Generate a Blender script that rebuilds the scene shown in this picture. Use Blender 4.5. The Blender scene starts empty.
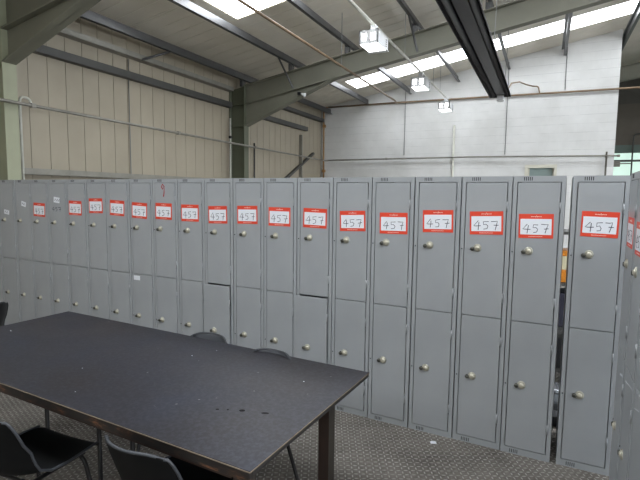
import bpy, bmesh, math, random
from math import radians, sin, cos, pi, tan, sqrt
from mathutils import Vector, Matrix
random.seed(11)
SC = bpy.context.scene
COL = SC.collection

# ------------------------------------------------------------------ materials
def srgb(r, g, b):
    def f(c):
        c /= 255.0
        return c / 12.92 if c <= 0.04045 else ((c + 0.055) / 1.055) ** 2.4
    return (f(r), f(g), f(b), 1.0)

class NT:
    def __init__(self, name):
        self.m = bpy.data.materials.new(name)
        self.m.use_nodes = True
        self.t = self.m.node_tree
        self.b = self.t.nodes['Principled BSDF']
    def n(self, kind, **kw):
        nd = self.t.nodes.new(kind)
        for k, v in kw.items():
            setattr(nd, k, v)
        return nd
    def l(self, a, b):
        self.t.links.new(a, b)
    def math(self, op, a, b=None, c=None):
        nd = self.n('ShaderNodeMath', operation=op)
        for i, v in enumerate((a, b, c)):
            if v is None: continue
            if isinstance(v, (int, float)): nd.inputs[i].default_value = v
            else: self.l(v, nd.inputs[i])
        return nd.outputs[0]
    def coord(self):
        return self.n('ShaderNodeTexCoord').outputs['Object']
    def noise(self, vec, scale, detail=3, rough=.55):
        nd = self.n('ShaderNodeTexNoise')
        nd.inputs['Scale'].default_value = scale
        nd.inputs['Detail'].default_value = detail
        nd.inputs['Roughness'].default_value = rough
        self.l(vec, nd.inputs['Vector'])
        return nd.outputs['Fac']
    def ramp(self, fac, stops):
        nd = self.n('ShaderNodeValToRGB')
        e = nd.color_ramp.elements
        while len(e) < len(stops): e.new(.5)
        for el, (p, c) in zip(e, stops):
            el.position = p; el.color = c
        self.l(fac, nd.inputs[0])
        return nd.outputs[0]
    def mix(self, fac, a, b):
        nd = self.n('ShaderNodeMix', data_type='RGBA')
        for s, v in ((0, fac), (6, a), (7, b)):
            if isinstance(v, (int, float, tuple)): nd.inputs[s].default_value = v
            else: self.l(v, nd.inputs[s])
        return nd.outputs[2]
    def bump(self, h, strength=.3, dist=.01):
        nd = self.n('ShaderNodeBump')
        nd.inputs['Strength'].default_value = strength
        nd.inputs['Distance'].default_value = dist
        self.l(h, nd.inputs['Height'])
        self.l(nd.outputs[0], self.b.inputs['Normal'])
    def sep(self, vec):
        nd = self.n('ShaderNodeSeparateXYZ'); self.l(vec, nd.inputs[0]); return nd.outputs

def paint(name, rgb, rough=.5, metal=0.0, var=.08, scale=3.0, spec=.5, bump=0.0):
    k = NT(name)
    co = k.coord()
    f = k.noise(co, scale, 5, .6)
    c = srgb(*rgb)
    lo = tuple(x * (1 - var) for x in c[:3]) + (1,)
    hi = tuple(min(1, x * (1 + var)) for x in c[:3]) + (1,)
    k.l(k.ramp(f, [(.3, lo), (.7, hi)]), k.b.inputs['Base Color'])
    k.b.inputs['Roughness'].default_value = rough
    k.b.inputs['Metallic'].default_value = metal
    k.b.inputs['Specular IOR Level'].default_value = spec
    if bump:
        k.bump(k.noise(co, 60, 3), bump, .002)
    return k.m

def emit(name, rgb, s):
    k = NT(name)
    k.b.inputs['Base Color'].default_value = srgb(*rgb)
    k.b.inputs['Emission Color'].default_value = srgb(*rgb)
    k.b.inputs['Emission Strength'].default_value = s
    return k.m

M = {}
def locker_paint():
    k = NT('grey_locker_paint')
    co = k.coord()
    f = k.noise(co, 2.2, 4)
    base = k.ramp(f, [(.3, srgb(144, 148, 151)), (.7, srgb(154, 158, 161))])
    # scuffs: thin stretched flecks, more of them near the kick zone
    mp = k.n('ShaderNodeMapping'); mp.inputs['Scale'].default_value = (14, 14, 55)
    k.l(co, mp.inputs[0])
    sc = k.noise(mp.outputs[0], 1.6, 4, .7)
    z = k.sep(co)[2]
    low = k.math('SUBTRACT', .80, k.math('MULTIPLY', k.math('LESS_THAN', z, .5), .07))
    m = k.math('GREATER_THAN', sc, low)
    k.l(k.mix(k.math('MULTIPLY', m, .7), base, srgb(84, 86, 88)), k.b.inputs['Base Color'])
    k.b.inputs['Roughness'].default_value = .34
    k.bump(k.noise(co, 120, 2), .04, .001)
    return k.m
M['locker'] = locker_paint()
M['dark_slot'] = paint('dark_slot', (35, 36, 38), .8)
M['label_dark'] = paint('vent_shadow_grey', (110, 114, 118), .6)
M['brass'] = paint('pale_lock_ring', (166, 164, 150), .45, .2, .05, 20)
M['lockcap'] = paint('bright_lock_cap', (196, 192, 176), .3, .4, .05, 20)
M['lockdark'] = paint('dull_hasp_metal', (92, 92, 86), .4, .8, .1, 20)
M['red'] = paint('red_sticker', (214, 66, 42), .5, 0, .05, 20)
M['white'] = paint('white_card', (222, 226, 232), .5, 0, .02, 10)
M['ink'] = paint('marker_ink', (52, 60, 74), .5, 0, .05)
M['redink'] = paint('red_marker', (150, 30, 36), .6)
M['smalltext'] = paint('small_print', (240, 205, 195), .5)

def table_top():
    k = NT('worn_black_laminate')
    co = k.coord()
    n1 = k.noise(co, 1.3, 5, .6)
    c1 = k.ramp(n1, [(.35, srgb(28, 25, 27)), (.55, srgb(32, 33, 40)), (.7, srgb(38, 42, 54))])
    n2 = k.noise(co, 55, 3, .7)
    c2 = k.mix(k.ramp(n2, [(.42, (0, 0, 0, 1)), (.75, (.5, .5, .5, 1))]), c1, srgb(66, 68, 76))
    mp = k.n('ShaderNodeMapping'); mp.inputs['Scale'].default_value = (2, 60, 1); mp.inputs['Rotation'].default_value = (0, 0, .5)
    k.l(co, mp.inputs[0])
    n3 = k.noise(mp.outputs[0], 2.0, 4, .8)
    c3 = k.mix(k.math('MULTIPLY', k.math('GREATER_THAN', n3, .69), .3), c2, srgb(84, 86, 92))
    n4 = k.noise(co, 38, 1, .3)
    c4 = k.mix(k.math('GREATER_THAN', n4, .82), c3, srgb(105, 105, 106))
    k.l(c4, k.b.inputs['Base Color'])
    k.l(k.math('ADD', k.math('MULTIPLY', n1, .25), .3), k.b.inputs['Roughness'])
    k.b.inputs['Specular IOR Level'].default_value = .28
    k.bump(n2, .06, .001)
    return k.m
M['top'] = table_top()
def edge_wood():
    k = NT('chipped_dark_edge')
    co = k.coord()
    mp = k.n('ShaderNodeMapping'); mp.inputs['Scale'].default_value = (1.0, 1, 4)
    k.l(co, mp.inputs[0])
    n = k.noise(mp.outputs[0], 5.5, 4, .75)
    c = k.ramp(n, [(.50, srgb(24, 20, 18)), (.60, srgb(50, 34, 25)), (.70, srgb(112, 74, 48))])
    k.l(c, k.b.inputs['Base Color']); k.b.inputs['Roughness'].default_value = .6
    return k.m
M['edge'] = edge_wood()
M['edgeline'] = paint('pale_laminate_edge', (112, 100, 84), .6, 0, .3, 12)
M['edgeblack'] = paint('black_table_edge', (34, 32, 32), .5)
M['legwood'] = paint('dark_brown_timber', (40, 26, 20), .6, 0, .3, 8)
M['legdark'] = paint('dark_worn_timber', (44, 39, 33), .6, 0, .3, 8)
M['steelblack'] = paint('black_steel_tube', (22, 22, 24), .4, .3)
M['plastic'] = paint('charcoal_plastic', (8, 9, 10), .65, 0, .08, 6, .15)
M['plasticgrey'] = paint('grey_plastic', (50, 53, 58), .55, 0, .08, 6)
M['blackplastic'] = paint('black_plastic', (24, 24, 25), .4, 0, .08, 6)
M['stain'] = paint('dark_stain', (14, 13, 15), .6, spec=.1)

def floor_mat():
    k = NT('tread_plate_floor')
    co = k.coord()
    S = .031
    mp = k.n('ShaderNodeMapping'); mp.inputs['Scale'].default_value = (1 / S, 1 / S, 1); mp.inputs['Rotation'].default_value = (0, 0, radians(20))
    k.l(co, mp.inputs[0])
    x, y, _ = k.sep(mp.outputs[0])
    fx = k.math('FLOOR', x); fy = k.math('FLOOR', y)
    par = k.math('MULTIPLY', k.math('FRACT', k.math('MULTIPLY', k.math('ADD', fx, fy), .5)), 2.0)
    par = k.math('GREATER_THAN', par, .5)
    sgn = k.math('SUBTRACT', k.math('MULTIPLY', par, 2.0), 1.0)
    lx = k.math('SUBTRACT', k.math('FRACT', x), .5); ly = k.math('SUBTRACT', k.math('FRACT', y), .5)
    sy = k.math('MULTIPLY', ly, sgn)
    u = k.math('MULTIPLY', k.math('ADD', lx, sy), 1.45)
    v = k.math('MULTIPLY', k.math('SUBTRACT', lx, sy), 4.2)
    dd = k.math('SQRT', k.math('ADD', k.math('MULTIPLY', u, u), k.math('MULTIPLY', v, v)))
    h = k.math('SUBTRACT', 1.0, k.math('MINIMUM', dd, 1.0))
    hh = k.math('MINIMUM', k.math('MULTIPLY', h, 2.2), 1.0)
    n = k.noise(co, 2.5, 6, .65)
    n2 = k.noise(co, 45, 4, .7)
    grime = k.ramp(n, [(.35, srgb(80, 75, 69)), (.65, srgb(118, 113, 106))])
    grime = k.mix(k.ramp(n2, [(.4, (0, 0, 0, 1)), (.7, (.45, .45, .45, 1))]), grime, srgb(150, 146, 140))
    c = k.mix(k.math('MULTIPLY', k.math('MULTIPLY', hh, .95), k.ramp(k.noise(co, 7, 4, .7), [(.35, (.15, .15, .15, 1)), (.65, (.75, .75, .75, 1))])), grime, srgb(200, 198, 192))
    k.l(c, k.b.inputs['Base Color'])
    k.b.inputs['Metallic'].default_value = .35
    k.l(k.math('SUBTRACT', .62, k.math('MULTIPLY', hh, .28)), k.b.inputs['Roughness'])
    k.bump(k.math('ADD', hh, k.math('MULTIPLY', n2, .3)), .9, .004)
    return k.m
M['floor'] = floor_mat()

def block_mat():
    k = NT('white_painted_blockwork')
    co = k.coord()
    x, y, z = k.sep(co)
    cz = k.math('FRACT', k.math('DIVIDE', z, .225))
    row = k.math('FLOOR', k.math('DIVIDE', z, .225))
    off = k.math('MULTIPLY', k.math('FRACT', k.math('MULTIPLY', row, .5)), 1.0)
    cx = k.math('FRACT', k.math('ADD', k.math('DIVIDE', x, .45), off))
    lz = k.math('LESS_THAN', cz, .055)
    lx = k.math('LESS_THAN', cx, .025)
    n = k.noise(co, 1.1, 4, .6)
    n5 = k.noise(co, 3.4, 3, .6)
    vis = k.math('MULTIPLY', lz, k.ramp(n5, [(.4, (.12, .12, .12, 1)), (.62, (.8, .8, .8, 1))]))
    j = k.math('MAXIMUM', vis, k.math('MULTIPLY', lx, .12))
    base = k.ramp(n, [(.3, srgb(196, 197, 195)), (.7, srgb(214, 215, 214))])
    k.l(k.mix(k.math('MULTIPLY', j, .5), base, srgb(150, 152, 152)), k.b.inputs['Base Color'])
    k.b.inputs['Roughness'].default_value = .75
    k.bump(k.math('SUBTRACT', k.noise(co, 40, 3), j), .25, .004)
    return k.m
M['block'] = block_mat()
M['clad'] = paint('beige_wall_cladding', (156, 148, 131), .55, 0, .07, 1.2)
M['groove'] = paint('cladding_joint', (116, 108, 96), .7)
M['roof'] = paint('roof_lining_sheet', (222, 217, 204), .5, 0, .07, 1.0)
M['roofseam'] = paint('roof_seam', (232, 228, 216), .5)
M['frame'] = paint('green_grey_steel', (112, 112, 99), .55, 0, .09, 2.0)
M['column'] = paint('pale_green_steel', (142, 145, 122), .55, 0, .09, 2.0)
M['coldark'] = paint('dark_green_steel', (86, 90, 74), .55, 0, .09, 2.0)
M['purlin'] = paint('galvanised_purlin', (96, 97, 98), .35, .6, .1, 5)
M['rail'] = paint('galvanised_rail', (78, 78, 76), .5, .3, .1, 5)
M['raillight'] = paint('pale_galvanised', (140, 138, 130), .45, .4, .12, 6)
M['pipe'] = paint('dull_steel_pipe', (132, 130, 122), .4, .5, .2, 6)
M['pipewhite'] = paint('pale_conduit', (186, 186, 176), .45, .1, .1, 8)
M['copper'] = paint('tarnished_copper', (126, 107, 84), .5, .15, .2, 6)
M['rust'] = paint('ochre_pipe', (150, 116, 74), .5, .1, .2, 6)
M['rod'] = paint('thin_rod_metal', (120, 122, 122), .5, .4)
M['heater'] = paint('dark_heater_hood', (44, 42, 46), .42, .4, .15, 6)
M['heaterin'] = paint('heater_reflector', (54, 53, 56), .45, .4, .1, 4)
M['tube'] = paint('black_heater_tube', (28, 27, 30), .5)
M['lampbody'] = paint('white_lamp_housing', (206, 208, 210), .4)
M['lampgrille'] = paint('grey_lamp_end', (226, 228, 230), .5, 0)
M['lampglow'] = emit('lamp_glass', (255, 255, 255), 4.0)
M['sky'] = emit('rooflight_daylight', (246, 250, 255), 6.0)
M['skyold'] = emit('weathered_rooflight_daylight', (246, 250, 255), 3.2)  # far strip dimmed to keep the end wall from glaring
M['sidelight'] = emit('window_daylight', (240, 246, 255), 4.5)  # glow of the window added out of view
M['doorframe'] = paint('cream_door_frame', (198, 196, 182), .5)
M['darkgrey'] = paint('far_dark_cladding', (78, 76, 70), .6)
M['brownclad'] = paint('far_brown_cladding', (92, 86, 76), .6)
M['greenband'] = paint('green_panel', (92, 110, 102), .5)
def glass(name, rgb, rough=.15):
    k = NT(name)
    k.b.inputs['Base Color'].default_value = srgb(*rgb)
    k.b.inputs['Roughness'].default_value = rough
    k.b.inputs['Specular IOR Level'].default_value = .7
    return k.m
M['glassgreen'] = emit('green_tinted_daylight_glass', (196, 222, 210), .40)
M['glassdoor'] = glass('frosted_door_glass', (138, 156, 154), .3)
M['orange'] = paint('orange_box', (208, 130, 36), .5)
M['silver'] = paint('bright_tin', (190, 194, 200), .25, .8)
M['blackbin'] = paint('black_bin', (26, 27, 30), .5)
M['cream'] = paint('cream_box', (196, 190, 160), .6)
M['darkblue'] = paint('dark_jacket_cloth', (42, 42, 56), .8)

# ------------------------------------------------------------------ mesh helpers
def mesh_obj(name, bm, mats, parent=None, mat=None):
    me = bpy.data.meshes.new(name)
    bm.normal_update()
    bm.to_mesh(me); bm.free()
    if not isinstance(mats, (list, tuple)): mats = [mats]
    for m in mats: me.materials.append(m)
    o = bpy.data.objects.new(name, me)
    COL.objects.link(o)
    if parent: o.parent = parent
    if mat is not None: o.matrix_world = mat
    return o

def box(bm, x0, x1, y0, y1, z0, z1, mi=0, bev=0.0):
    m = Matrix.Translation(((x0 + x1) / 2, (y0 + y1) / 2, (z0 + z1) / 2)) @ Matrix.Diagonal((abs(x1 - x0), abs(y1 - y0), abs(z1 - z0), 1))
    r = bmesh.ops.create_cube(bm, size=1, matrix=m)
    vs = r['verts']
    fs = set(f for v in vs for f in v.link_faces)
    if bev:
        es = set(e for v in vs for e in v.link_edges)
        rr = bmesh.ops.bevel(bm, geom=list(es), offset=bev, segments=2, affect='EDGES', profile=.6)
        fs = set(rr['faces']) | set(f for f in fs if f.is_valid)
    for f in fs: f.material_index = mi
    return vs

def tube(bm, pts, r, seg=8, mi=0, caps=True):
    pts = [Vector(p) for p in pts]
    rings = []
    prev = None
    for i, p in enumerate(pts):
        if i == 0: t = pts[1] - p
        elif i == len(pts) - 1: t = p - pts[i - 1]
        else: t = (pts[i + 1] - p).normalized() + (p - pts[i - 1]).normalized()
        t.normalize()
        if prev is None:
            a = Vector((0, 0, 1)) if abs(t.z) < .9 else Vector((1, 0, 0))
            nrm = t.cross(a).normalized()
        else:
            nrm = (prev - t * prev.dot(t)).normalized()
        prev = nrm
        b = t.cross(nrm)
        rr = r[i] if isinstance(r, (list, tuple)) else r
        rings.append([bm.verts.new(p + (nrm * cos(2 * pi * k / seg) + b * sin(2 * pi * k / seg)) * rr) for k in range(seg)])
    for a, b in zip(rings, rings[1:]):
        for k in range(seg):
            f = bm.faces.new((a[k], a[(k + 1) % seg], b[(k + 1) % seg], b[k]))
            f.smooth = True; f.material_index = mi
    if caps:
        for ring, rev in ((rings[0], True), (rings[-1], False)):
            f = bm.faces.new(ring[::-1] if not rev else ring)
            f.material_index = mi

def arc(p0, p1, p2, n=5):
    p0, p1, p2 = Vector(p0), Vector(p1), Vector(p2)
    return [(p0 * (1 - t) ** 2 + p1 * 2 * t * (1 - t) + p2 * t * t) for t in [i / n for i in range(n + 1)]]

def prism(bm, prof, axis, a0, a1, mi=0):
    """closed profile in the plane perpendicular to axis ('x','y','z'), extruded a0..a1"""
    def P(u, v, a):
        return {'x': (a, u, v), 'y': (u, a, v), 'z': (u, v, a)}[axis]
    A = [bm.verts.new(P(u, v, a0)) for u, v in prof]
    B = [bm.verts.new(P(u, v, a1)) for u, v in prof]
    n = len(prof)
    fs = []
    for i in range(n):
        fs.append(bm.faces.new((A[i], A[(i + 1) % n], B[(i + 1) % n], B[i])))
    fs.append(bm.faces.new(A[::-1])); fs.append(bm.faces.new(B))
    for f in fs: f.material_index = mi
    return fs

def fixn(bm):
    bmesh.ops.recalc_face_normals(bm, faces=bm.faces[:])

def lathe(bm, prof, mat, seg=16, mi=0):
    rings = []
    for r, h in prof:
        rings.append([bm.verts.new(mat @ Vector((r * cos(2 * pi * k / seg), r * sin(2 * pi * k / seg), h))) for k in range(seg)])
    for a, b in zip(rings, rings[1:]):
        for k in range(seg):
            f = bm.faces.new((a[k], a[(k + 1) % seg], b[(k + 1) % seg], b[k])); f.smooth = True; f.material_index = mi
    f = bm.faces.new(rings[-1]); f.material_index = mi

def empty(name, loc, rz=0.0):
    o = bpy.data.objects.new(name, None); COL.objects.link(o)
    o.empty_display_size = .1
    o.location = loc; o.rotation_euler = (0, 0, rz)
    return o
def tag(o, label, cat, group=None):
    o['label'] = label; o['category'] = cat
    if group: o['group'] = group
    return o
def struct(o):
    o['kind'] = 'structure'; return o

# ------------------------------------------------------------------ camera (building frame: +Y towards the white end wall)
F, PITCH, ROLL, CZ = 472.25, 0.0956, 0.0116, 1.6703
YAW = radians(25.3)
d = Vector((-sin(YAW) * cos(PITCH), cos(YAW) * cos(PITCH), -sin(PITCH)))
r = Vector((cos(YAW), sin(YAW), 0)); u = r.cross(d)
r2 = r * cos(ROLL) + u * sin(ROLL); u2 = -r * sin(ROLL) + u * cos(ROLL)
cam = bpy.data.cameras.new('camera'); cam.sensor_width = 36; cam.lens = F / 640 * 36; cam.clip_start = .05
co = bpy.data.objects.new('camera', cam); COL.objects.link(co)
mw = Matrix((r2, u2, -d)).transposed().to_4x4(); mw.translation = (0, 0, CZ)
co.matrix_world = mw
SC.camera = co

# ------------------------------------------------------------------ setting
XW = -6.757          # inner face of the clad side wall
YG = 14.3            # face of the white gable wall
RIDGE = 3.0
XR, YB_, YF = 13.0, -9.0, 20.0
def zr(x):           # underside of the roof lining
    return 5.63 + .167 * x if x <= RIDGE else 5.63 + .167 * (2 * RIDGE - x)

bm = bmesh.new(); box(bm, XW - .3, XR + .3, YB_ - .3, YF + .3, -.1, 0)
struct(mesh_obj('floor', bm, M['floor']))

# clad side wall: flat pans with a narrow recessed joint every 0.30 m
def clad_profile(y0, y1, pitch, g, dep):
    pr = []; y = y0
    while y < y1 - 1e-6:
        e = min(y + pitch, y1)
        pr += [(y, 0, 0), (e - g, 0, 0)]
        pr += [(e - g, dep, 1), (e, dep, 1)]
        y = e
    return pr
def strip_wall(bm, prof, P, mi=(0, 1)):
    """prof: (along, depth, joint) ; P(along, depth, k) for k = 0/1 ends"""
    va = [bm.verts.new(P(a, dd, 0)) for a, dd, j in prof]; vb = [bm.verts.new(P(a, dd, 1)) for a, dd, j in prof]
    for i in range(len(prof) - 1):
        f = bm.faces.new((va[i], va[i + 1], vb[i + 1], vb[i]))
        f.material_index = mi[1] if (prof[i][2] and prof[i + 1][2]) else mi[0]
bm = bmesh.new()
pr = clad_profile(YB_ - .255, YG, .2985, .009, .012)
strip_wall(bm, pr, lambda a, dd, k: (XW - dd, a, 0 if k == 0 else zr(XW) + .06))
box(bm, XW - .16, XW - .04, YB_, YG, 0, zr(XW) + .06)
struct(mesh_obj('wall_left', bm, [M['clad'], M['groove']]))

# white blockwork end wall with a doorway
bm = bmesh.new()
DX0, DX1, DZ = -.538, .252, 2.55
def gab(x0, x1, z0):
    prism(bm, [(x0, z0), (x1, z0), (x1, zr(x1) + .06), (x0, zr(x0) + .06)], 'y', YG, YG + .22)
gab(XW - .16, DX0, 0); gab(DX0, DX1, DZ); gab(DX1, 1.555, 0)
fixn(bm)
struct(mesh_obj('wall_back', bm, M['block']))
# door in it
dr = struct(empty('door_1', ((DX0 + DX1) / 2, YG, 0)))
w = (DX1 - DX0) / 2
bm = bmesh.new()
box(bm, -w, -w + .08, -.03, .18, 0, DZ); box(bm, w - .06, w, -.03, .18, 0, DZ); box(bm, -w, w, -.031, .181, DZ - .085, DZ + .001)
mesh_obj('door_frame', bm, M['doorframe'], dr)
bm = bmesh.new()
box(bm, -w + .08, w - .06, .08, .12, 0, 1.1); box(bm, -w + .08, -w + .12, .08, .12, 1.1, DZ - .085); box(bm, w - .1, w - .06, .08, .12, 1.1, DZ - .085)
mesh_obj('door_leaf', bm, M['doorframe'], dr)
bm = bmesh.new(); box(bm, -w + .12, w - .1, .09, .105, 1.1, DZ - .085)
mesh_obj('glass_pane', bm, M['glassdoor'], dr)

# roof lining, left and right slopes, seams every 0.333 m running up the slope; rooflight strips left open
STR = [(-5.8, -4.8), (.25, 1.25), (6.3, 7.3), (12.33, 13.3)]  # strips out of view repeat the bay rhythm, added to light the hall
def roof_slope(name, xa, xb, x_sky, yend):
    bm = bmesh.new()
    ys = []
    y = YB_
    segs = []
    cur = YB_
    for a, b in STR:
        segs.append((cur, a, True)); segs.append((a, b, False)); cur = b
    segs.append((cur, yend, True))
    for a, b, full in segs:
        x0, x1 = (xa, xb)
        if not full:      # the strip is roof lining only next to the eaves
            if xa < xb and x_sky > xa: x1 = x_sky
            elif xa > xb: x0, x1 = xa, x_sky
        pr = clad_profile(a, b, .333, .012, -.006)
        strip_wall(bm, pr, lambda aa, dd, k: ((x0 if k == 0 else x1), aa, zr(x0 if k == 0 else x1) + dd))
    # outer skin
    return bm
def close_roof(bm, x0, x1, y0, y1):
    prism(bm, [(x0, zr(x0) + .05), (x1, zr(x1) + .05), (x1, zr(x1) + .12), (x0, zr(x0) + .12)], 'y', y0, y1)
XS0 = -5.14          # rooflights start at this purlin on the near slope
bm = roof_slope('c', XW - .1, RIDGE, XS0, YF)
cur = YB_
for a, b in STR + [(YF, YF)]:
    close_roof(bm, XW - .2, RIDGE, cur, a)
    if b > a: close_roof(bm, XW - .2, XS0, a, b)
    cur = b
XS1 = 2 * RIDGE - XS0
bm2 = roof_slope('c2', XR + .1, RIDGE, XS1, YF)
cur = YB_
for a, b in STR + [(YF, YF)]:
    close_roof(bm2, RIDGE, XR + .2, cur, a)
    if b > a: close_roof(bm2, XS1, XR + .2, a, b)
    cur = b
struct(mesh_obj('ceiling', bm, [M['roof'], M['roofseam']]))
struct(mesh_obj('ceiling', bm2, [M['roof'], M['roofseam']]))
n = 0
for (a, b) in STR:
    for (x0, x1) in ((XS0, RIDGE), (RIDGE, XS1)):
        n += 1
        bm = bmesh.new()
        prism(bm, [(x0, zr(x0) + .02), (x1, zr(x1) + .02), (x1, zr(x1) + .035), (x0, zr(x0) + .035)], 'y', a, b)
        fixn(bm)
        struct(mesh_obj('window_%d' % n, bm, M['skyold'] if a > 12 else M['sky']))

# remaining shell
bm = bmesh.new()
prism(bm, [(XW - .2, 0), (XR + .2, 0), (XR + .2, zr(XR)), (RIDGE, zr(RIDGE)), (XW - .2, zr(XW))], 'y', YB_ - .2, YB_)
fixn(bm); struct(mesh_obj('wall_front', bm, M['clad']))
bm = bmesh.new(); box(bm, XR, XR + .2, YB_, YF, 0, zr(XR) + .1)
struct(mesh_obj('wall_right', bm, M['clad']))
bm = bmesh.new()
FW = 1.555
def far(z0, z1, mi, x0=FW - .6, x1=XR, dy=0):
    box(bm, x0, x1, YF + dy, YF + .2, z0, z1, mi)
far(0, 2.1, 1); far(3.55, 4.98, 1)
prism(bm, [(FW - .6, 4.98), (XR, 4.98), (XR, zr(XR)), (RIDGE, zr(RIDGE)), (FW - .6, zr(FW - .6))], 'y', YF, YF + .2, 0)
far(3.27, 3.55, 2); far(2.1, 3.27, 1, 7.5, XR)
fixn(bm)
struct(mesh_obj('wall_far', bm, [M['darkgrey'], M['brownclad'], M['greenband']]))
wn = struct(empty('window_%d' % (n + 1), (4.2, YF, 2.1)))
bm = bmesh.new(); box(bm, -3.2, 3.3, .05, .07, 0, 1.17); mesh_obj('glass_pane', bm, M['glassgreen'], wn)
bm = bmesh.new()
box(bm, -3.25, 3.3, -.02, .1, .86, .93); box(bm, -3.25, 3.3, -.02, .1, -.04, .03)
for x in (-1.0, 1.1): box(bm, x, x + .05, -.021, .1, .0, 1.17)
mesh_obj('window_frame', bm, M['rail'], wn)
# tall glowing window added out of view on the right to brighten the room
def added_window(nn, loc, rz, w, h, bays):
    rt = struct(empty('window_%d' % nn, loc, rz))
    bm = bmesh.new(); box(bm, 0, w, .02, .03, 0, h); mesh_obj('glass_pane', bm, M['sidelight'], rt)
    bm = bmesh.new()
    for k in range(bays + 1): box(bm, k * w / bays - .03, k * w / bays + .03, .0, .06, 0, h)
    box(bm, 0, w, .0, .061, -.05, .03); box(bm, 0, w, .0, .061, h - .03, h + .05); box(bm, 0, w, .0, .061, h / 2 - .02, h / 2 + .02)
    mesh_obj('window_frame', bm, M['rail'], rt)
added_window(n + 2, (XR - .05, 9.0, .9), radians(-90), 14.0, 2.6, 8)
#added_window(n + 3, (7.5, YB_ + .05, .9), radians(180), 9.0, 2.6, 6)
# return side of the end wall
bm = bmesh.new(); box(bm, 1.335, 1.554, YG + .221, YF, 0, zr(1.335) + .02)
struct(mesh_obj('wall_return', bm, M['block']))

# ------------------------------------------------------------------ portal frames
def isect_web(bm, quad, yc, fw, tw=.012):
    prism(bm, quad, 'y', yc - tw / 2, yc + tw / 2)
def flange(bm, a, b, yc, fw, t=.018, side=1):
    a = Vector((a[0], a[1])); b = Vector((b[0], b[1])); dd = (b - a).normalized(); nn = Vector((-dd.y, dd.x)) * t * side
    prism(bm, [tuple(a), tuple(b), tuple(b + nn), tuple(a + nn)], 'y', yc - fw / 2, yc + fw / 2)
XC = -6.33
def portal(yc, mats, foot=3.225, haunch=True, mirror=True, only_right=False, xstart=None):
    root = empty('portal_frame', (0, yc, 0))
    TO, BO = -.43, -.855     # rafter top/bottom below the lining
    for sgn in (1, -1):
        if only_right and sgn == 1 and xstart is None: continue
        def X(x): return x if sgn == 1 else 2 * RIDGE - x
        def Q(l):
            return [(X(a), b) for a, b in l]
        xs = XC if xstart is None or sgn == -1 else xstart
        bm = bmesh.new()
        z = lambda x: 5.63 + .167 * x
        isect_web(bm, Q([(xs, z(xs) + BO), (RIDGE, z(RIDGE) + BO), (RIDGE, z(RIDGE) + TO), (xs, z(xs) + TO)]), 0, .18)
        flange(bm, (X(xs), z(xs) + TO), (X(RIDGE), z(RIDGE) + TO), 0, .18, side=-sgn)
        flange(bm, (X(xs), z(xs) + BO), (X(RIDGE), z(RIDGE) + BO), 0, .18, side=sgn)
        fixn(bm)
        mesh_obj('rafter', bm, mats[0], root)
        if xstart is None or sgn == -1:
            bm = bmesh.new()
            isect_web(bm, Q([(XC, foot), (-4.1, z(-4.1) + BO), (XC, z(XC) + BO)]), 0, .18)
            flange(bm, (X(XC), foot), (X(-4.1), z(-4.1) + BO), 0, .18, side=sgn)
            fixn(bm)
            mesh_obj('haunch', bm, mats[0], root)
            bm = bmesh.new()
            xo = XW + .01
            isect_web(bm, Q([(xo + .005, 0), (XC - .01, 0), (XC - .01, z(XC) + TO - .005), (xo + .005, z(xo) + TO - .005)]), 0, .18)
            for xx in (xo, XC - .016):
                a, b2 = sorted((X(xx), X(xx + .016)))
                box(bm, a, b2, -.09, .09, 0, z(xx) + TO - .002)
            a, b2 = sorted((X(xo), X(XC)))
            box(bm, a, b2, -.088, .088, foot, foot + .02); box(bm, a, b2, -.088, .088, z(XC) + BO, z(XC) + BO + .018)
            fixn(bm)
            mesh_obj('column', bm, mats[1], root)
    return root
tag(portal(3.95, (M['frame'], M['column']), 3.31), 'pale green steel portal frame over the near left corner with haunch', 'steel frame')
tag(portal(9.33, (M['frame'], M['coldark'])), 'grey green steel portal frame crossing the roof in mid picture', 'steel frame')
tag(portal(16.7, (M['frame'], M['column']), xstart=1.60), 'dark steel portal frame beyond the right end of the white wall', 'steel frame')

# purlins
PX = [-6.42, -5.14, -3.82, -2.42, -1.09, .26, 1.62, 2.85]
PNAMES = ['first purlin from the side wall, above the eaves rail', 'second purlin from the side wall, along the near rooflight edge',
          'third purlin from the side wall, left of the nearest lamp', 'fourth purlin from the side wall, over the lamps',
          'fifth purlin from the side wall, beside the dark heater', 'sixth purlin from the side wall, right of the dark heater',
          'seventh purlin from the side wall, over the end of the white wall', 'eighth purlin from the side wall, by the ridge']
def zsec(bm, x, zt, y0, y1, h=.16, fl=.06, t=.006):
    # Z section: top flange, web, bottom flange with a lip
    box(bm, x - fl, x, y0, y1, zt - t, zt)
    box(bm, x - t / 2, x + t / 2, y0, y1, zt - h, zt)
    box(bm, x, x + fl, y0, y1, zt - h, zt - h + t)
    box(bm, x + fl - t, x + fl, y0, y1, zt - h, zt - h + .02)
for i, x in enumerate(PX):
    rt = empty('roof_purlin', (x, 0, zr(x)))
    y1 = YG - .01 if x < 1.6 else YF - .02
    bm = bmesh.new()
    zsec(bm, 0, -.13, YB_ + .02, y1)
    mesh_obj('z_section', bm, M['purlin'], rt)
    for yc in (3.90, 9.33):
        bm = bmesh.new(); box(bm, -.05, .03, yc - .06, yc + .06, -.432, -.30); 
        box(bm, -.05, -.042, yc - .06, yc + .06, -.432, -.12)
        mesh_obj('cleat', bm, M['purlin'], rt)
    tag(rt, 'galvanised ' + PNAMES[i], 'purlin', 'roof purlins')
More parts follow.
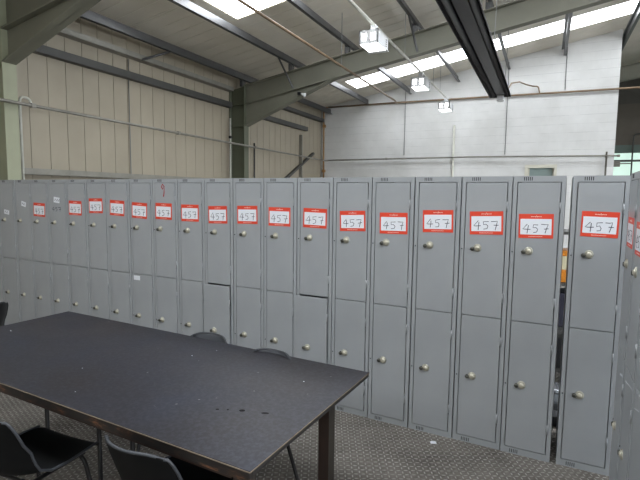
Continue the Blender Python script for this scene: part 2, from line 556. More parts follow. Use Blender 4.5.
# fly braces from purlin to rafter bottom flange (middle frame)
for x, nm in ((-5.14, 'left of the lamps'), (-2.42, 'behind the nearest lamp')):
    bm = bmesh.new()
    z = zr(x)
    dx = .0
    a = Vector((x + .03, 9.33 - .62, z - .30)); b = Vector((x + .06, 9.33 - .06, zr(x + .06) - .80))
    dv = (b - a)
    tube(bm, [a, b], .024, 4)
    tag(mesh_obj('fly_brace', bm, M['purlin']), 'short steel stay from roof purlin to mid rafter, ' + nm, 'brace')

bm = bmesh.new(); tube(bm, [(-6.60, 6.46, 4.02), (-6.40, 6.95, zr(-6.4) - .29)], .022, 4)
tag(mesh_obj('fly_brace', bm, M['purlin']), 'short dark steel stay between eaves rail and first roof purlin', 'brace')
fl = empty('spot_lamp', (-4.86, 9.20, 3.80))
bm = bmesh.new(); box(bm, -.06, .0, -.02, .04, .0, .06); tube(bm, [(-.03, .0, .03), (.06, -.03, -.0)], .014, 6); mesh_obj('bracket', bm, M['steelblack'], fl)
bm = bmesh.new(); lathe(bm, [(.02, 0), (.025, .03), (.045, .09), (.04, .092)], Matrix.Translation((.05, -.03, .01)) @ Matrix.Rotation(radians(110), 4, 'Y'), 12); fixn(bm); mesh_obj('lamp_head', bm, M['lampbody'], fl)
tag(fl, 'small spot lamp on a black bracket under the middle portal haunch', 'lamp')

# sheeting rails on the clad side wall
def rail_obj(y0, y1, z0, z1, out, mat, label, name='sheeting_rail'):
    bm = bmesh.new()
    t = .008
    h = z1 - z0
    box(bm, XW + .002, XW + out, y0, y1, z1 - t, z1)
    box(bm, XW + out - t, XW + out, y0, y1, z0, z1)
    box(bm, XW + .002, XW + out, y0, y1, z0, z0 + t)
    o = mesh_obj(name, bm, mat)
    tag(o, label, 'wall rail')
rail_obj(4.05, 9.22, 3.65, 3.77, .12, M['rail'], 'dark horizontal rail high on the clad wall between two columns')
rail_obj(9.60, 13.1, 3.60, 3.72, .12, M['rail'], 'dark horizontal rail high on the clad wall beyond the middle column')
rail_obj(4.05, 9.22, 1.91, 2.00, .14, M['raillight'], 'pale horizontal rail on the clad wall just above the locker tops')
rail_obj(4.05, 9.22, 4.02, 4.11, .16, M['raillight'], 'pale eaves rail under the roof between two columns', 'eaves_rail')
rail_obj(9.60, 14.2, 4.02, 4.12, .16, M['rail'], 'dark eaves rail under the roof beyond the middle column', 'eaves_rail')
bm = bmesh.new(); box(bm, -.045, .045, -1.25, 1.25, -.03, .03)
o = mesh_obj('diagonal_brace', bm, M['rail']); o.location = (XW + .07, 12.45, 2.42); o.rotation_euler = (radians(26), 0, 0)
tag(o, 'dark diagonal steel brace on the clad wall near the far corner', 'brace')
bm = bmesh.new(); box(bm, XW + .002, XW + .10, 12.74, 12.79, 0, 3.45)
tag(mesh_obj('wall_post', bm, M['raillight']), 'slim grey steel post on the clad wall near the far corner', 'post')

# ------------------------------------------------------------------ pipes
def pipe(name, pts, rad, mat, label, cat='pipe', seg=8, parts=None):
    bm = bmesh.new(); tube(bm, pts, rad, seg)
    fixn(bm)
    o = mesh_obj(name, bm, mat)
    tag(o, label, cat)
    return o
def clips(parent, pts, s=.05, mat=None):
    for p in pts:
        bm = bmesh.new()
        x, y, z = p
        box(bm, x - s / 2, x + s / 2, y - s / 2, y + s / 2, z - s / 2, z + s / 2, 0, .006)
        mesh_obj('pipe_clip', bm, mat or M['rail'], parent)
PXX = -6.27
def zp(y): return 2.825 - .0085 * (y - 3.0)
g1 = [(PXX, 2.4, zp(2.4)), (PXX, 8.0, zp(8)), (PXX, 12.5, zp(12.5)), (-6.50, 13.9, 2.775)] + arc((-6.52, 14.05, 2.775), (-6.55, YG - .09, 2.775), (-6.3, YG - .09, 2.79)) + [(-2, YG - .09, 2.80), (1.45, YG - .09, 2.75), (1.66, YG - .09, 2.742)]
o = pipe('air_pipe', g1, .022, M['pipe'], 'grey steel pipe running along the clad wall and across the white wall above the lockers')
clips(o, [(PXX, 4.2, zp(4.2)), (PXX, 9.6, zp(9.6)), (PXX, 7.0, zp(7)), (-4.5, YG - .05, 2.80), (1.37, YG - .05, 2.755), (1.64, YG - .09, 2.742)], .06, M['pipe'])
bmv = bmesh.new(); tube(bmv, [(1.375, YG - .09, 2.85), (1.375, YG - .09, 1.2)], .022); mesh_obj('drop', bmv, M['pipe'], o)
g2 = [(-6.62, YG - .07, 2.0), (-6.64, YG - .07, 4.3)] 
o = pipe('corner_pipe', g2 + arc((-6.64, YG - .07, 4.36), (-6.64, YG - .07, 4.48), (-6.5, YG - .07, 4.485)), .026, M['rust'], 'ochre vertical pipe in the far corner between clad wall and white wall')
clips(o, [(-6.63, YG - .05, 3.9), (-6.63, YG - .05, 2.45)], .09, M['rust'])
o = pipe('gas_pipe', [(-6.48, YG - .06, 4.49), (-4.2, YG - .06, 4.48), (1.6, YG - .06, 4.415), (3.6, YG - .06, 4.40)], .026, M['copper'], 'long brown pipe across the upper white wall and past its right end')
o = pipe('copper_branch_pipe', [(-3.57, -2.0, 4.075), (-3.57, 11.9, 4.075), (-4.19, YG - .12, 4.45)], .021, M['copper'], 'brown pipe running under the roof to the upper wall pipe')
for yy in (5.2, 8.4): 
    bm = bmesh.new(); tube(bm, [(-3.57, yy, 4.075), (-3.57, yy, zr(-3.57))], .005, 6); mesh_obj('hanger', bm, M['rod'], o)
# lamp conduit
o = pipe('lamp_conduit', [(-2.5, -1.0, 4.27), (-2.5, 13.3, 4.27)], .022, M['pipewhite'], 'pale conduit under the roof carrying the three square lamps')
for yy in (4.2, 6.1, 8.9, 11.4, 12.2):
    bm = bmesh.new(); tube(bm, [(-2.5, yy, 4.27), (-2.5, yy, zr(-2.5))], .005, 6); mesh_obj('hanger', bm, M['rod'], o)
# loop of conduit by the near column
xx = XW + .15
g = [(xx, 4.24, 0.0), (xx, 4.24, 2.86)] + arc((xx, 4.24, 2.88), (xx, 4.24, 2.97), (xx, 4.29, 2.97), 4) + arc((xx, 4.33, 2.97), (xx, 4.40, 2.97), (xx, 4.40, 2.86), 4)
pipe('loop_pipe', g, .018, M['pipewhite'], 'pale vertical conduit beside the near column with a hooped top')
cc = pipe('column_conduit', [(XW + .12, 9.13, 0), (XW + .12, 9.13, 3.4)], .02, M['pipewhite'], 'pale conduit up the left side of the middle column')
clips(cc, [(XW + .12, 9.13, 2.97), (XW + .12, 9.13, 2.0)], .06, M['blackplastic'])
pipe('wall_conduit', [(XW + .05, 10.24, 0), (XW + .05, 10.24, 2.95)], .02, M['rail'], 'dark vertical pipe on the clad wall right of the middle column')
pipe('thin_conduit', [(XW + .03, 6.27, 0), (XW + .03, 6.27, 4.0)], .008, M['rod'], 'thin dark vertical cable on the clad wall between the columns')
for x, zb, nm in ((-3.95, 2.9, 'left of the middle lamp'), (-1.07, 2.85, 'below the end of the dark heater'), (.337, 4.5, 'nearest its right end')):
    pipe('wall_joint_rod', [(x, YG - .02, zb), (x, YG - .02, zr(x) - .1)], .009, M['rod'], 'thin vertical rod on the white wall ' + nm, 'rod')
pipe('white_wall_conduit', [(-2.476, YG - .035, .1), (-2.476, YG - .035, 3.72)], .032, M['pipewhite'], 'thick pale vertical conduit on the white wall under the furthest lamp')
# far right fittings
pipe('swan_neck_pipe', [(2.70, YF - .15, 0), (2.70, YF - .15, 3.7)] + arc((2.70, YF - .15, 3.75), (2.70, YF - .15, 3.92), (2.86, YF - .15, 3.92)) + [(3.2, YF - .15, 3.92)], .025, M['rail'], 'thin pipe with curved top in front of the green window')
bm = bmesh.new(); box(bm, 2.14, 2.35, YF - .22, YF - .10, 2.78, 2.98, 0, .01); tube(bm, [(2.3, YF - .16, 2.89), (2.68, YF - .16, 2.89)], .02)
tag(mesh_obj('wall_bracket', bm, M['raillight']), 'small grey bracket and arm in front of the green window', 'bracket')
# coil of cable hanging at top left
bm = bmesh.new()
for q in range(3):
    tube(bm, [(-6.42 + .02 * q + .25 * cos(a), 3.72, 4.10 + .25 * sin(a) * (1 + .04 * q)) for a in [2 * pi * k / 24 for k in range(25)]], .014, 6, caps=False)
tag(mesh_obj('cable_coil', bm, M['blackplastic']), 'black cable coil hanging at the top of the near column', 'cable')

# ------------------------------------------------------------------ square high-bay lamps
def lamp_root(y, label):
    rt = empty('highbay_lamp', (-2.5, y, 3.93))
    W2, L, H = .15, .50, .20
    bm = bmesh.new()
    t = .012
    box(bm, -W2, -W2 + t, 0, L, .0, H); box(bm, W2 - t, W2, 0, L, .0, H)      # sides
    box(bm, -W2, W2, 0, L, H - t, H)                                          # top
    for q in range(4): box(bm, W2 - .001, W2 + .002, L - .13, L - .08, .04 + q * .032, .055 + q * .032, 1)
    mesh_obj('housing', bm, [M['lampbody'], M['dark_slot']], rt)
    for (a, b2) in ((0, t), (L - t, L)):                                      # ends, each with two bright openings
        bm = bmesh.new()
        box(bm, -W2, -W2 + .045, a, b2, 0, H); box(bm, W2 - .045, W2, a, b2, 0, H); box(bm, -.03, .03, a, b2, 0, H)
        box(bm, -W2, W2, a + .0005, b2 - .0005, 0, .045); box(bm, -W2, W2, a + .0005, b2 - .0005, H - .05, H)
        for q in (1, 2): box(bm, -W2, W2, a + .002, b2 - .002, .045 + q * .035 - .004, .045 + q * .035 + .004)
        mesh_obj('end_louvre', bm, M['lampgrille'], rt)
    bm = bmesh.new(); box(bm, -W2 + .014, W2 - .014, .016, L - .016, .03, .15)
    mesh_obj('reflector', bm, M['lampglow'], rt)
    bm = bmesh.new(); box(bm, -W2 + .012, W2 - .012, .013, L - .09, .002, .018)
    mesh_obj('lens', bm, M['lampglow'], rt)
    bm = bmesh.new(); box(bm, -W2 - .01, W2 + .01, L - .09, L + .005, -.006, .012)
    mesh_obj('rim', bm, M['lampbody'], rt)
    bm = bmesh.new(); box(bm, -.04, .04, .2, .28, H, .33)
    mesh_obj('mounting_box', bm, M['lampbody'], rt)
    tag(rt, label, 'ceiling lamp', 'square high bay lamps')
lamp_root(6.9, 'lit white square high bay lamp nearest of the three on the conduit')
lamp_root(9.95, 'lit white square high bay lamp in the middle of the three')
lamp_root(12.75, 'lit white square high bay lamp furthest away, by the white wall')

# ------------------------------------------------------------------ radiant tube heater
ht = empty('radiant_heater', (-1.0, 7.2, 3.86))
Y0, Y1 = -4.2, 4.18
bm = bmesh.new()
out = [(-.225, 0), (-.22, .03), (-.10, .17), (.10, .17), (.22, .03), (.225, 0)]
inn = [(a * .96, b - .006) for a, b in out][::-1]
prism(bm, out + [(inn[0][0], .0)] + inn[1:-1] + [(inn[-1][0], .0)], 'y', Y0, Y1)
fixn(bm)
mesh_obj('hood', bm, M['heater'], ht)
for yy in (Y0 - .008, Y1):
    bm = bmesh.new(); prism(bm, out, 'y', yy, yy + .008)
    fixn(bm); mesh_obj('end_plate', bm, M['heater'], ht)
bm = bmesh.new(); box(bm, -.085, .085, Y0 + .01, Y1 - .01, .045, .055); mesh_obj('reflector_panel', bm, M['heaterin'], ht)
for x in (-.145, .145):
    bm = bmesh.new(); tube(bm, [(x, Y0 + .03, .035), (x, Y1 - .03, .035)], .038, 12); mesh_obj('heater_tube', bm, M['tube'], ht)
bm = bmesh.new(); box(bm, -.07, .07, Y1 - .02, Y1 + .16, -.07, .06, 0, .01); mesh_obj('burner_box', bm, M['lampgrille'], ht)
for yy in (-2.2, 1.4, 3.9):
    for x in (-.1, .1):
        bm = bmesh.new(); tube(bm, [(x, yy, .17), (x + .03 * (1 if x > 0 else -1), yy, zr(-1.0) - 3.86 - .01)], .006, 5); mesh_obj('suspension_chain', bm, M['rod'], ht)
tag(ht, 'dark radiant tube heater with angled hood hanging from the roof', 'heater')
pipe('heater_gas_hose', [(-.93, 11.56, 3.95), (-.85, 12.3, 4.35), (-.72, 13.2, 4.56), (-.6, 13.9, 4.63), (-.45, 14.15, 4.63)] + arc((-.38, 14.2, 4.63), (-.30, 14.2, 4.63), (-.29, 14.2, 4.55)) + [(-.27, 14.21, 4.45)], .018, M['copper'], 'bent brown gas hose between the dark heater end and the upper wall pipe')

# ------------------------------------------------------------------ lockers
DEL = radians(25.3 - 27.7167)
RL = Matrix.Rotation(DEL, 4, 'Z')
def LP(x, y, z=0.0): return RL @ Vector((x, y, z))
LY, LX0, LW = 3.199, -5.6514, 0.3137
BW, BD, BH, SPLIT = .3065, .45, 1.798, .8827

def body_mesh(name='body'):
    bm = bmesh.new()
    t = .012; fr = .024
    # carcass: sides, top, bottom, back, middle shelf, all with the front lips that frame the doors
    box(bm, 0, t, 0.02, BD, .0, BH - .004); box(bm, BW - t, BW, .02, BD, .0, BH - .004)
    box(bm, t, BW - t, .0212, BD, BH - .016, BH); box(bm, t, BW - t, .02, BD, .03, .042); box(bm, t, BW - t, BD - .01, BD, .03, BH)
    box(bm, t, BW - t, .02, BD - .01, SPLIT - .006, SPLIT + .006)
    box(bm, 0, fr, 0, .021, 0, BH); box(bm, BW - fr, BW, 0, .021, 0, BH)      # front stiles
    box(bm, fr, BW - fr, .0, .021, BH - .034, BH); box(bm, fr, BW - fr, .0, .021, .0, .042)
    box(bm, 0, BW, 0, BD, BH, BH + .0015)
    # vent slots in the top and bottom rails and the bolt holes beside the locks
    for k in range(5):
        box(bm, .062 + k * .0115, .067 + k * .0115, -.0006, .002, BH - .026, BH - .004, 1)
        box(bm, .058 + k * .0115, .063 + k * .0115, -.0006, .002, .008, .032, 1)
    for z in (1.325, .465):
        lathe(bm, [(.0045, 0), (.0045, .003), (.002, .004)], Matrix.Translation((.012, 0, z)) @ Matrix.Rotation(radians(90), 4, 'X'), 8, 1)
    return bm
def door_mesh(z0, z1, wide=False):
    bm = bmesh.new()
    x0 = .029 if not wide else .002
    box(bm, x0, BW - .0295, -.003, .014, z0, z1, 0, .0025)
    box(bm, x0 + .02, BW - .05, .014, .018, z0 + .02, z1 - .02)
    return bm
def hinge_mesh(z):
    bm = bmesh.new(); tube(bm, [(BW - .0265, -.002, z - .03), (BW - .0265, -.002, z + .03)], .0055, 8)
    return bm
def lock_mesh(z):
    bm = bmesh.new()
    R90 = Matrix.Rotation(radians(90), 4, 'X')
    lathe(bm, [(.0255, 0), (.025, .003), (.021, .007), (.016, .006)], Matrix.Translation((.112, -.003, z)) @ R90, 18, 0)
    lathe(bm, [(.0155, .003), (.0145, .009), (.009, .013), (.003, .014)], Matrix.Translation((.112, -.003, z)) @ R90, 18, 1)
    return bm
def hasp_mesh(z):
    bm = bmesh.new()
    R90 = Matrix.Rotation(radians(90), 4, 'X')
    lathe(bm, [(.0135, 0), (.0135, .010), (.011, .015), (.004, .016)], Matrix.Translation((.081, -.003, z - .007)) @ R90, 14, 0)
    box(bm, .085, .106, -.008, -.003, z - .012, z + .002)
    return bm
def bm_to_mesh(name, bm, mats):
    me = bpy.data.meshes.new(name); fixn(bm); bm.to_mesh(me); bm.free()
    for m in mats: me.materials.append(m)
    return me
G = .0028
ME = dict(
    body=bm_to_mesh('locker_body', body_mesh(), [M['locker'], M['dark_slot']]),
    up=bm_to_mesh('upper_door', door_mesh(SPLIT + G, 1.7595), [M['locker']]),
    lo=bm_to_mesh('lower_door', door_mesh(.0465, SPLIT - G), [M['locker']]),
    loaj=bm_to_mesh('lower_door_ajar', door_mesh(.0465, SPLIT - .006, True), [M['locker']]),
    h=[bm_to_mesh('hinge', hinge_mesh(z), [M['locker']]) for z in (1.61, 1.02, .73, .21)],
    lk=[bm_to_mesh('lock', lock_mesh(z), [M['brass'], M['lockcap']]) for z in (1.337, .472)],
    hs=[bm_to_mesh('hasp', hasp_mesh(z), [M['lockdark']]) for z in (1.337, .472)])
def link(name, me, parent):
    o = bpy.data.objects.new(name, me); COL.objects.link(o); o.parent = parent; return o

# strokes of the handwritten 457 in a unit box (x 0..3, y 0..1)
def strokes457(rnd):
    j = lambda a: a + rnd.uniform(-.05, .05)
    st = [
        [(j(.55), j(1.0)), (j(.02), j(.42)), (j(.25), .40), (j(.88), j(.42))],
        [(j(.62), j(.85)), (.60, .4), (j(.56), j(-.05))],
        [(j(1.78), j(.93)), (j(1.22), .90), (1.20, j(.55)), (1.52, .60), (j(1.72), j(.38)), (1.62, .10), (j(1.2), j(.02))],
        [(j(2.1), j(.92)), (2.5, .93), (j(2.86), j(.96)), (2.72, .5), (j(2.60), j(-.06))],
        [(j(2.42), j(.48)), (j(2.96), j(.50))]]
    return st
def ribbon(bm, pts, wd, y0, y1, mi):
    """flat stroke with mitred joints in the xz plane, real thickness y0..y1"""
    P = [Vector((a, b)) for a, b in pts]
    L, R_ = [], []
    for i, p in enumerate(P):
        if i == 0: t = P[1] - p
        elif i == len(P) - 1: t = p - P[i - 1]
        else: t = (P[i + 1] - p).normalized() + (p - P[i - 1]).normalized()
        t = t.normalized() if t.length > 1e-6 else Vector((1, 0))
        nn = Vector((-t.y, t.x)) * wd / 2
        L.append(p + nn); R_.append(p - nn)
    for i in range(len(P) - 1):
        q = [L[i], L[i + 1], R_[i + 1], R_[i]]
        A = [bm.verts.new((v.x, y0, v.y)) for v in q]; B = [bm.verts.new((v.x, y1, v.y)) for v in q]
        fs = [bm.faces.new(A), bm.faces.new(B[::-1])]
        for k in range(4): fs.append(bm.faces.new((A[k], A[(k + 1) % 4], B[(k + 1) % 4], B[k])))
        for f in fs: f.material_index = mi
def sticker_mesh(rnd, w=.205, h=.150):
    bm = bmesh.new()
    hw, hh = w / 2, h / 2
    box(bm, -hw, hw, -.0012, 0, -hh, hh, 0)
    box(bm, -hw + .010, hw - .011, -.0018, -.001, -hh + .022, hh - .031, 1)
    for st in strokes457(rnd):
        ribbon(bm, [(-hw + .024 + a * .052, -hh + .033 + b * .056) for a, b in st], .0042, -.0026, -.0016, 2)
    # tiny print and small emblem in the red header, one line in the footer
    for k in range(9):
        if k == 4: continue
        x = -.030 + k * .0072
        box(bm, x, x + .005, -.0019, -.001, hh - .019, hh - .0145, 3)
    ribbon(bm, [(-.0025, hh - .021), (.002, hh - .009), (.0065, hh - .021)], .003, -.002, -.001, 3)
    for k in range(12):
        x = -.042 + k * .007
        box(bm, x, x + .0048, -.0018, -.001, -hh + .009, -hh + .0125, 3)
    fixn(bm)
    me = bpy.data.meshes.new('number_sticker'); bm.to_mesh(me); bm.free()
    for m in (M['red'], M['white'], M['ink'], M['smalltext']): me.materials.append(m)
    return me
def place_sticker(door, u, z, rnd, tilt=0.0, me=None, name='number_sticker', y=-.0032):
    s = link(name, me or sticker_mesh(rnd), door)
    s.location = (u, y, z); s.rotation_euler = (0, tilt, 0)
    return s
def white_label(door, u, z, w, h, tilt, marks=2):
    bm = bmesh.new()
    box(bm, -w / 2, w / 2, -.0012, 0, -h / 2, h / 2, 0)
    for k in range(marks):
        ribbon(bm, [(-w * .35 + k * w * .35, -h * .2), (-w * .2 + k * w * .35, h * .22), (-w * .05 + k * w * .35, -h * .15)], .004, -.002, -.001, 1)
    fixn(bm)
    o = mesh_obj('paper_label', bm, [M['white'], M['ink']], door)
    o.location = (u, -.0032, z); o.rotation_euler = (0, tilt, 0)
    return o

def locker(loc, rz, label, group, wide_lower=False):
    rt = empty('metal_locker', loc, rz)
    link('locker_body', ME['body'], rt)
    upd = link('upper_door', ME['up'], rt)
    lod = link('lower_door', ME['loaj'] if wide_lower else ME['lo'], rt)
    if wide_lower:
        lod.location = (0, -.0165, -.004); lod['label'] = 'lower door sitting proud of its frame with a dark gap above'
    for k, dr in ((0, upd), (1, upd), (2, lod), (3, lod)): link('hinge', ME['h'][k], dr)
    for k, dr in ((0, upd), (1, lod)):
        link('lock_rose', ME['lk'][k], dr); link('lock_hasp', ME['hs'][k], dr)
    tag(rt, label, 'locker', group)
    return rt, upd, lod

ST = {1: (.131, 1.468), 3: (.122, 1.502), 4: (.130, 1.532), 5: (.136, 1.517), 6: (.131, 1.500), 7: (.135, 1.501), 8: (.142, 1.494), 9: (.147, 1.488),
      10: (.146, 1.497), 11: (.149, 1.491), 12: (.158, 1.490), 13: (.160, 1.480), 14: (.164, 1.475), 15: (.162, 1.501), 16: (.160, 1.501), 17: (.147, 1.493), 18: (.160, 1.516)}
ords = ['first', 'second', 'third', 'fourth', 'fifth', 'sixth', 'seventh', 'eighth', 'ninth', 'tenth', 'eleventh', 'twelfth', 'thirteenth', 'fourteenth', 'fifteenth', 'sixteenth', 'seventeenth']
LAB = {
    -2: 'grey locker at the very left edge of the row, only a sliver showing',
    -1: 'grey locker without red card, small white label set lowest, far left',
    0: 'grey locker without red card, small tilted white label, second from left',
    1: 'grey locker with the leftmost red card, beside the inked 457',
    2: 'grey locker with 457 written straight on its door under a white label',
    3: 'grey locker with red card, just right of the one with 457 inked on it',
    4: 'grey two door locker whose red 457 card is stuck highest of all',
    5: 'grey locker with red 457 card, between highest card and white tab locker',
    6: 'grey locker with a blank white tab on its lower door corner',
    7: 'grey two door locker with a red pen mark above its red 457 card',
    8: 'grey two door locker with red 457 card, just right of the red pen mark locker',
    9: 'grey locker with proud lower door, directly behind the left chair back',
    10: 'grey locker with red 457 card, right of the locker behind the chair back',
    11: 'grey locker with red 457 card, left of proud lower door in mid row',
    12: 'grey locker with proud lower door and dark gap, mid row',
    13: 'grey locker with red 457 card, behind the right corner of the table',
    14: 'grey two door locker with red 457 card, first one right of the table corner',
    15: 'grey two door locker with red 457 card, third left of the narrow dark gap',
    16: 'grey two door locker with red 457 card, second left of the narrow dark gap',
    17: 'grey two door locker with red 457 card, directly left of the narrow dark gap',
    18: 'grey locker with red 457 card, directly right of the narrow dark gap'}
GRP = 'grey lockers in the long row'
for k in range(-2, 19):
    rnd = random.Random(100 + k)
    wide = k in (9, 12)
    if k == 18:
        rt, upd, lod = locker(LP(.014, LY + .004, 0), DEL + radians(1.0), LAB[k], GRP)
        rt.scale = (.935, 1, 1)
    else:
        rt, upd, lod = locker(LP(LX0 + k * LW + .0032 + rnd.uniform(-.001, .001), LY + rnd.uniform(-.003, .003), 0), DEL + radians(rnd.uniform(-.25, .25)), LAB[k], GRP, wide)
        if k == 17: rt.scale = (.955, 1, 1)
    if k <= 7:
        for dd_ in (upd, lod):
            for ch in dd_.children:
                if ch.name.startswith('lock_'): ch.location.x = -.02 if k > 3 else -.028
    if k in ST:
        place_sticker(upd, ST[k][0], ST[k][1], rnd, radians(rnd.uniform(-2.0, 2.5)))
    if k == -1: white_label(upd, .13, 1.426, .10, .05, radians(8))
    if k == 0: white_label(upd, .155, 1.526, .085, .055, radians(12))
    if k == 2:
        white_label(upd, .13, 1.581, .10, .06, radians(6), 3)
        bm = bmesh.new()
        for st in strokes457(rnd): ribbon(bm, [(a * .052, b * .045) for a, b in st], .006, -.0006, 0, 0)
        fixn(bm)
        o = mesh_obj('inked_number', bm, M['ink'], upd); o.location = (.045, -.0031, 1.46)
    if k == 6:
        bm = bmesh.new(); box(bm, 0, .085, -.0012, 0, 0, .042, 0); o = mesh_obj('paper_label', bm, M['white'], lod); o.location = (.031, -.0032, .822)
    if k == 7:
        bm = bmesh.new()
        ribbon(bm, [(.034, .06), (.012, .085), (0, .06), (.012, .04), (.034, .062), (.03, .0), (.022, -.03)], .012, -.0006, 0, 0)
        fixn(bm)
        o = mesh_obj('red_pen_mark', bm, M['redink'], upd); o.location = (.115, -.0031, 1.665)

# side row at right angles, seen almost edge-on
SLAB = ['grey side row locker with a red card, furthest, touching the main row',
        'grey side row locker with a red card, second from the main row',
        'grey side row locker, third from the main row at the right edge',
        'grey side row locker, nearest the camera at the right edge']
base = Vector((.279, 2.965)); rz_l = radians(-90 + 1.0)
dirv = Vector((cos(rz_l), sin(rz_l)))
for k in range(4):
    rnd = random.Random(300 + k)
    p = base + dirv * (LW + .004) * k
    rt, upd, lod = locker(LP(p.x, p.y, 0), DEL + rz_l, SLAB[k], 'grey lockers in the side row')
    place_sticker(upd, .155 if k == 0 else .14, 1.50 - .01 * k, rnd, radians(rnd.uniform(-2, 2)))
    STRK = {0: (.166, .773, .272, .792), 1: (.04, .804, .272, .846), 2: (.035, .797, .15, .83)}
    if k in STRK:
        a, za, b, zb = STRK[k]
        bm = bmesh.new(); tube(bm, [(a, -.0032, za), (b, -.0032, zb)], .0016, 5)  # thin pale slanting line laid on the lower door
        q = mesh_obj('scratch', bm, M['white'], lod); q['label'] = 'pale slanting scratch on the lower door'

# ------------------------------------------------------------------ things behind the lockers, seen through the gap
sh = empty('storage_shelf', LP(.05, 4.6, 0), DEL)
bm = bmesh.new()
for z in (.12, .5, .9, 1.35): box(bm, -.45, .45, 0, .4, z, z + .025)
mesh_obj('shelf_board', bm, M['rail'], sh)
for x in (-.45, .42):
    for y in (-.005, .375):
        bm = bmesh.new(); box(bm, x, x + .03, y, y + .03, 0, 1.39); mesh_obj('upright', bm, M['rail'], sh)
tag(sh, 'grey metal shelf unit behind the lockers, glimpsed through the narrow gap', 'shelving')
def shelf_item(name, x, z, w, dpt, h, mat, label, cat, kind='box'):
    bm = bmesh.new()
    if kind == 'box':
        box(bm, -w / 2, w / 2, 0, dpt, 0, h, 0, .008); box(bm, -w / 2 - .004, w / 2 + .004, -.004, dpt + .004, h * .82, h * .9, 0)
    else:
        lathe(bm, [(w / 2 * .96, 0), (w / 2, .01), (w / 2, h * .8), (w / 2 * .6, h * .92), (w / 2 * .3, h * .94), (w / 2 * .3, h)], Matrix.Translation((0, w / 2, 0)), 16)
    fixn(bm)
    o = mesh_obj(name, bm, mat); o.location = LP(x, 4.64, z); o.rotation_euler = (0, 0, DEL)
    tag(o, label, cat)
shelf_item('storage_carton', .0, .926, .3, .3, .11, M['orange'], 'orange carton standing on a shelf seen through the locker gap', 'box')
shelf_item('cream_carton', .0, 1.037, .28, .28, .12, M['cream'], 'cream carton between two orange cartons behind the locker gap', 'box')
shelf_item('storage_carton', .0, 1.158, .3, .3, .045, M['orange'], 'thin orange carton topmost of the stack behind the locker gap', 'box')
shelf_item('dark_holdall', .0, .526, .36, .3, .30, M['darkblue'], 'dark cloth holdall on the shelf below the cartons', 'bag')
shelf_item('dark_holdall', .0, .146, .36, .3, .27, M['blackbin'], 'black bag on the lowest shelf behind the locker gap', 'bag')
def floor_item(name, x, y, bm, mat, label, cat):
    fixn(bm)
    o = mesh_obj(name, bm, mat); o.location = LP(x, y, 0); o.rotation_euler = (0, 0, DEL)
    tag(o, label, cat)
bm = bmesh.new(); lathe(bm, [(.001, 0), (.10, 0), (.105, .01), (.105, .16), (.10, .17), (.105, .18), (.105, .20), (.07, .205)], Matrix.Identity(4), 20)
floor_item('metal_tin', .02, 4.02, bm, M['silver'], 'bright metal tin standing on the floor behind the locker gap', 'tin')
bm = bmesh.new(); box(bm, -.14, .14, -.06, .06, 0, .075, 0, .006); box(bm, -.145, .145, -.065, .065, .06, .07)
floor_item('tool_case', .02, 3.80, bm, M['blackbin'], 'low black case on the floor behind the narrow locker gap', 'case')

# ------------------------------------------------------------------ table
TX1, TX0, TY1, TY0, TZ = -.884, -3.395, 2.238, 1.215, .75
tb = empty('work_table', LP((TX0 + TX1) / 2, (TY0 + TY1) / 2 + .018, 0), DEL - radians(.8))
hx, hy = (TX1 - TX0) / 2, (TY1 - TY0) / 2
bm = bmesh.new(); box(bm, -hx, hx, -hy, hy, TZ - .004, TZ, 0, .0012)
tt = mesh_obj('tabletop', bm, M['top'], tb)
bm = bmesh.new(); box(bm, -hx + .001, hx - .001, -hy + .001, hy - .001, TZ - .024, TZ - .004)
mesh_obj('board_edge', bm, M['edgeblack'], tt)
bm = bmesh.new(); box(bm, -hx, hx, -hy - .003, -hy + .02, TZ - .040, TZ - .0045, 0, .002); mesh_obj('front_lipping', bm, M['edge'], tb)
bm = bmesh.new()
box(bm, -hx - .001, hx + .001, -hy - .0035, -hy - .001, TZ - .0045, TZ - .0012); box(bm, hx - .0005, hx + .002, -hy, hy, TZ - .0050, TZ - .0012)
mesh_obj('edge_line', bm, M['edgeline'], tb)
# apron rails
bm = bmesh.new()
box(bm, -hx + .08, hx - .12, -hy + .05, -hy + .075, TZ - .09, TZ - .024); box(bm, -hx + .08, hx - .12, hy - .33, hy - .305, TZ - .09, TZ - .024)
box(bm, hx - .11, hx - .085, -hy + .08, hy - .33, TZ - .09, TZ - .024); box(bm, -hx + .085, -hx + .11, -hy + .08, hy - .33, TZ - .09, TZ - .024)
mesh_obj('apron', bm, M['legwood'], tb)
cx, cy = (TX0 + TX1) / 2, (TY0 + TY1) / 2
for (x0, x1) in ((-.985 - cx, -.930 - cx), (-hx + .05, -hx + .105)):
    for (y0, y1) in ((1.25 - cy, 1.31 - cy), (1.875 - cy, 1.937 - cy) if x1 > 0 else (1.56 - cy, 1.62 - cy)):
        bm = bmesh.new(); vs = box(bm, x0, x1, y0, y1, 0, TZ - .024, 0, .002)
        bm.normal_update()
        for f in bm.faces:
            if f.normal.x > .9: f.material_index = 1  # side face takes a second, greyer timber tone
        mesh_obj('leg', bm, [M['legwood'], M['legdark']], tb)
for x in (-2.83, -2.33, -2.05):
    bm = bmesh.new(); tube(bm, [(x - cx, 1.70 - cy, 0), (x - cx, 1.70 - cy, TZ - .024)], .013, 8)
    q = mesh_obj('support_leg', bm, M['steelblack'], tb); q['label'] = 'thin black steel leg under the middle of the table'
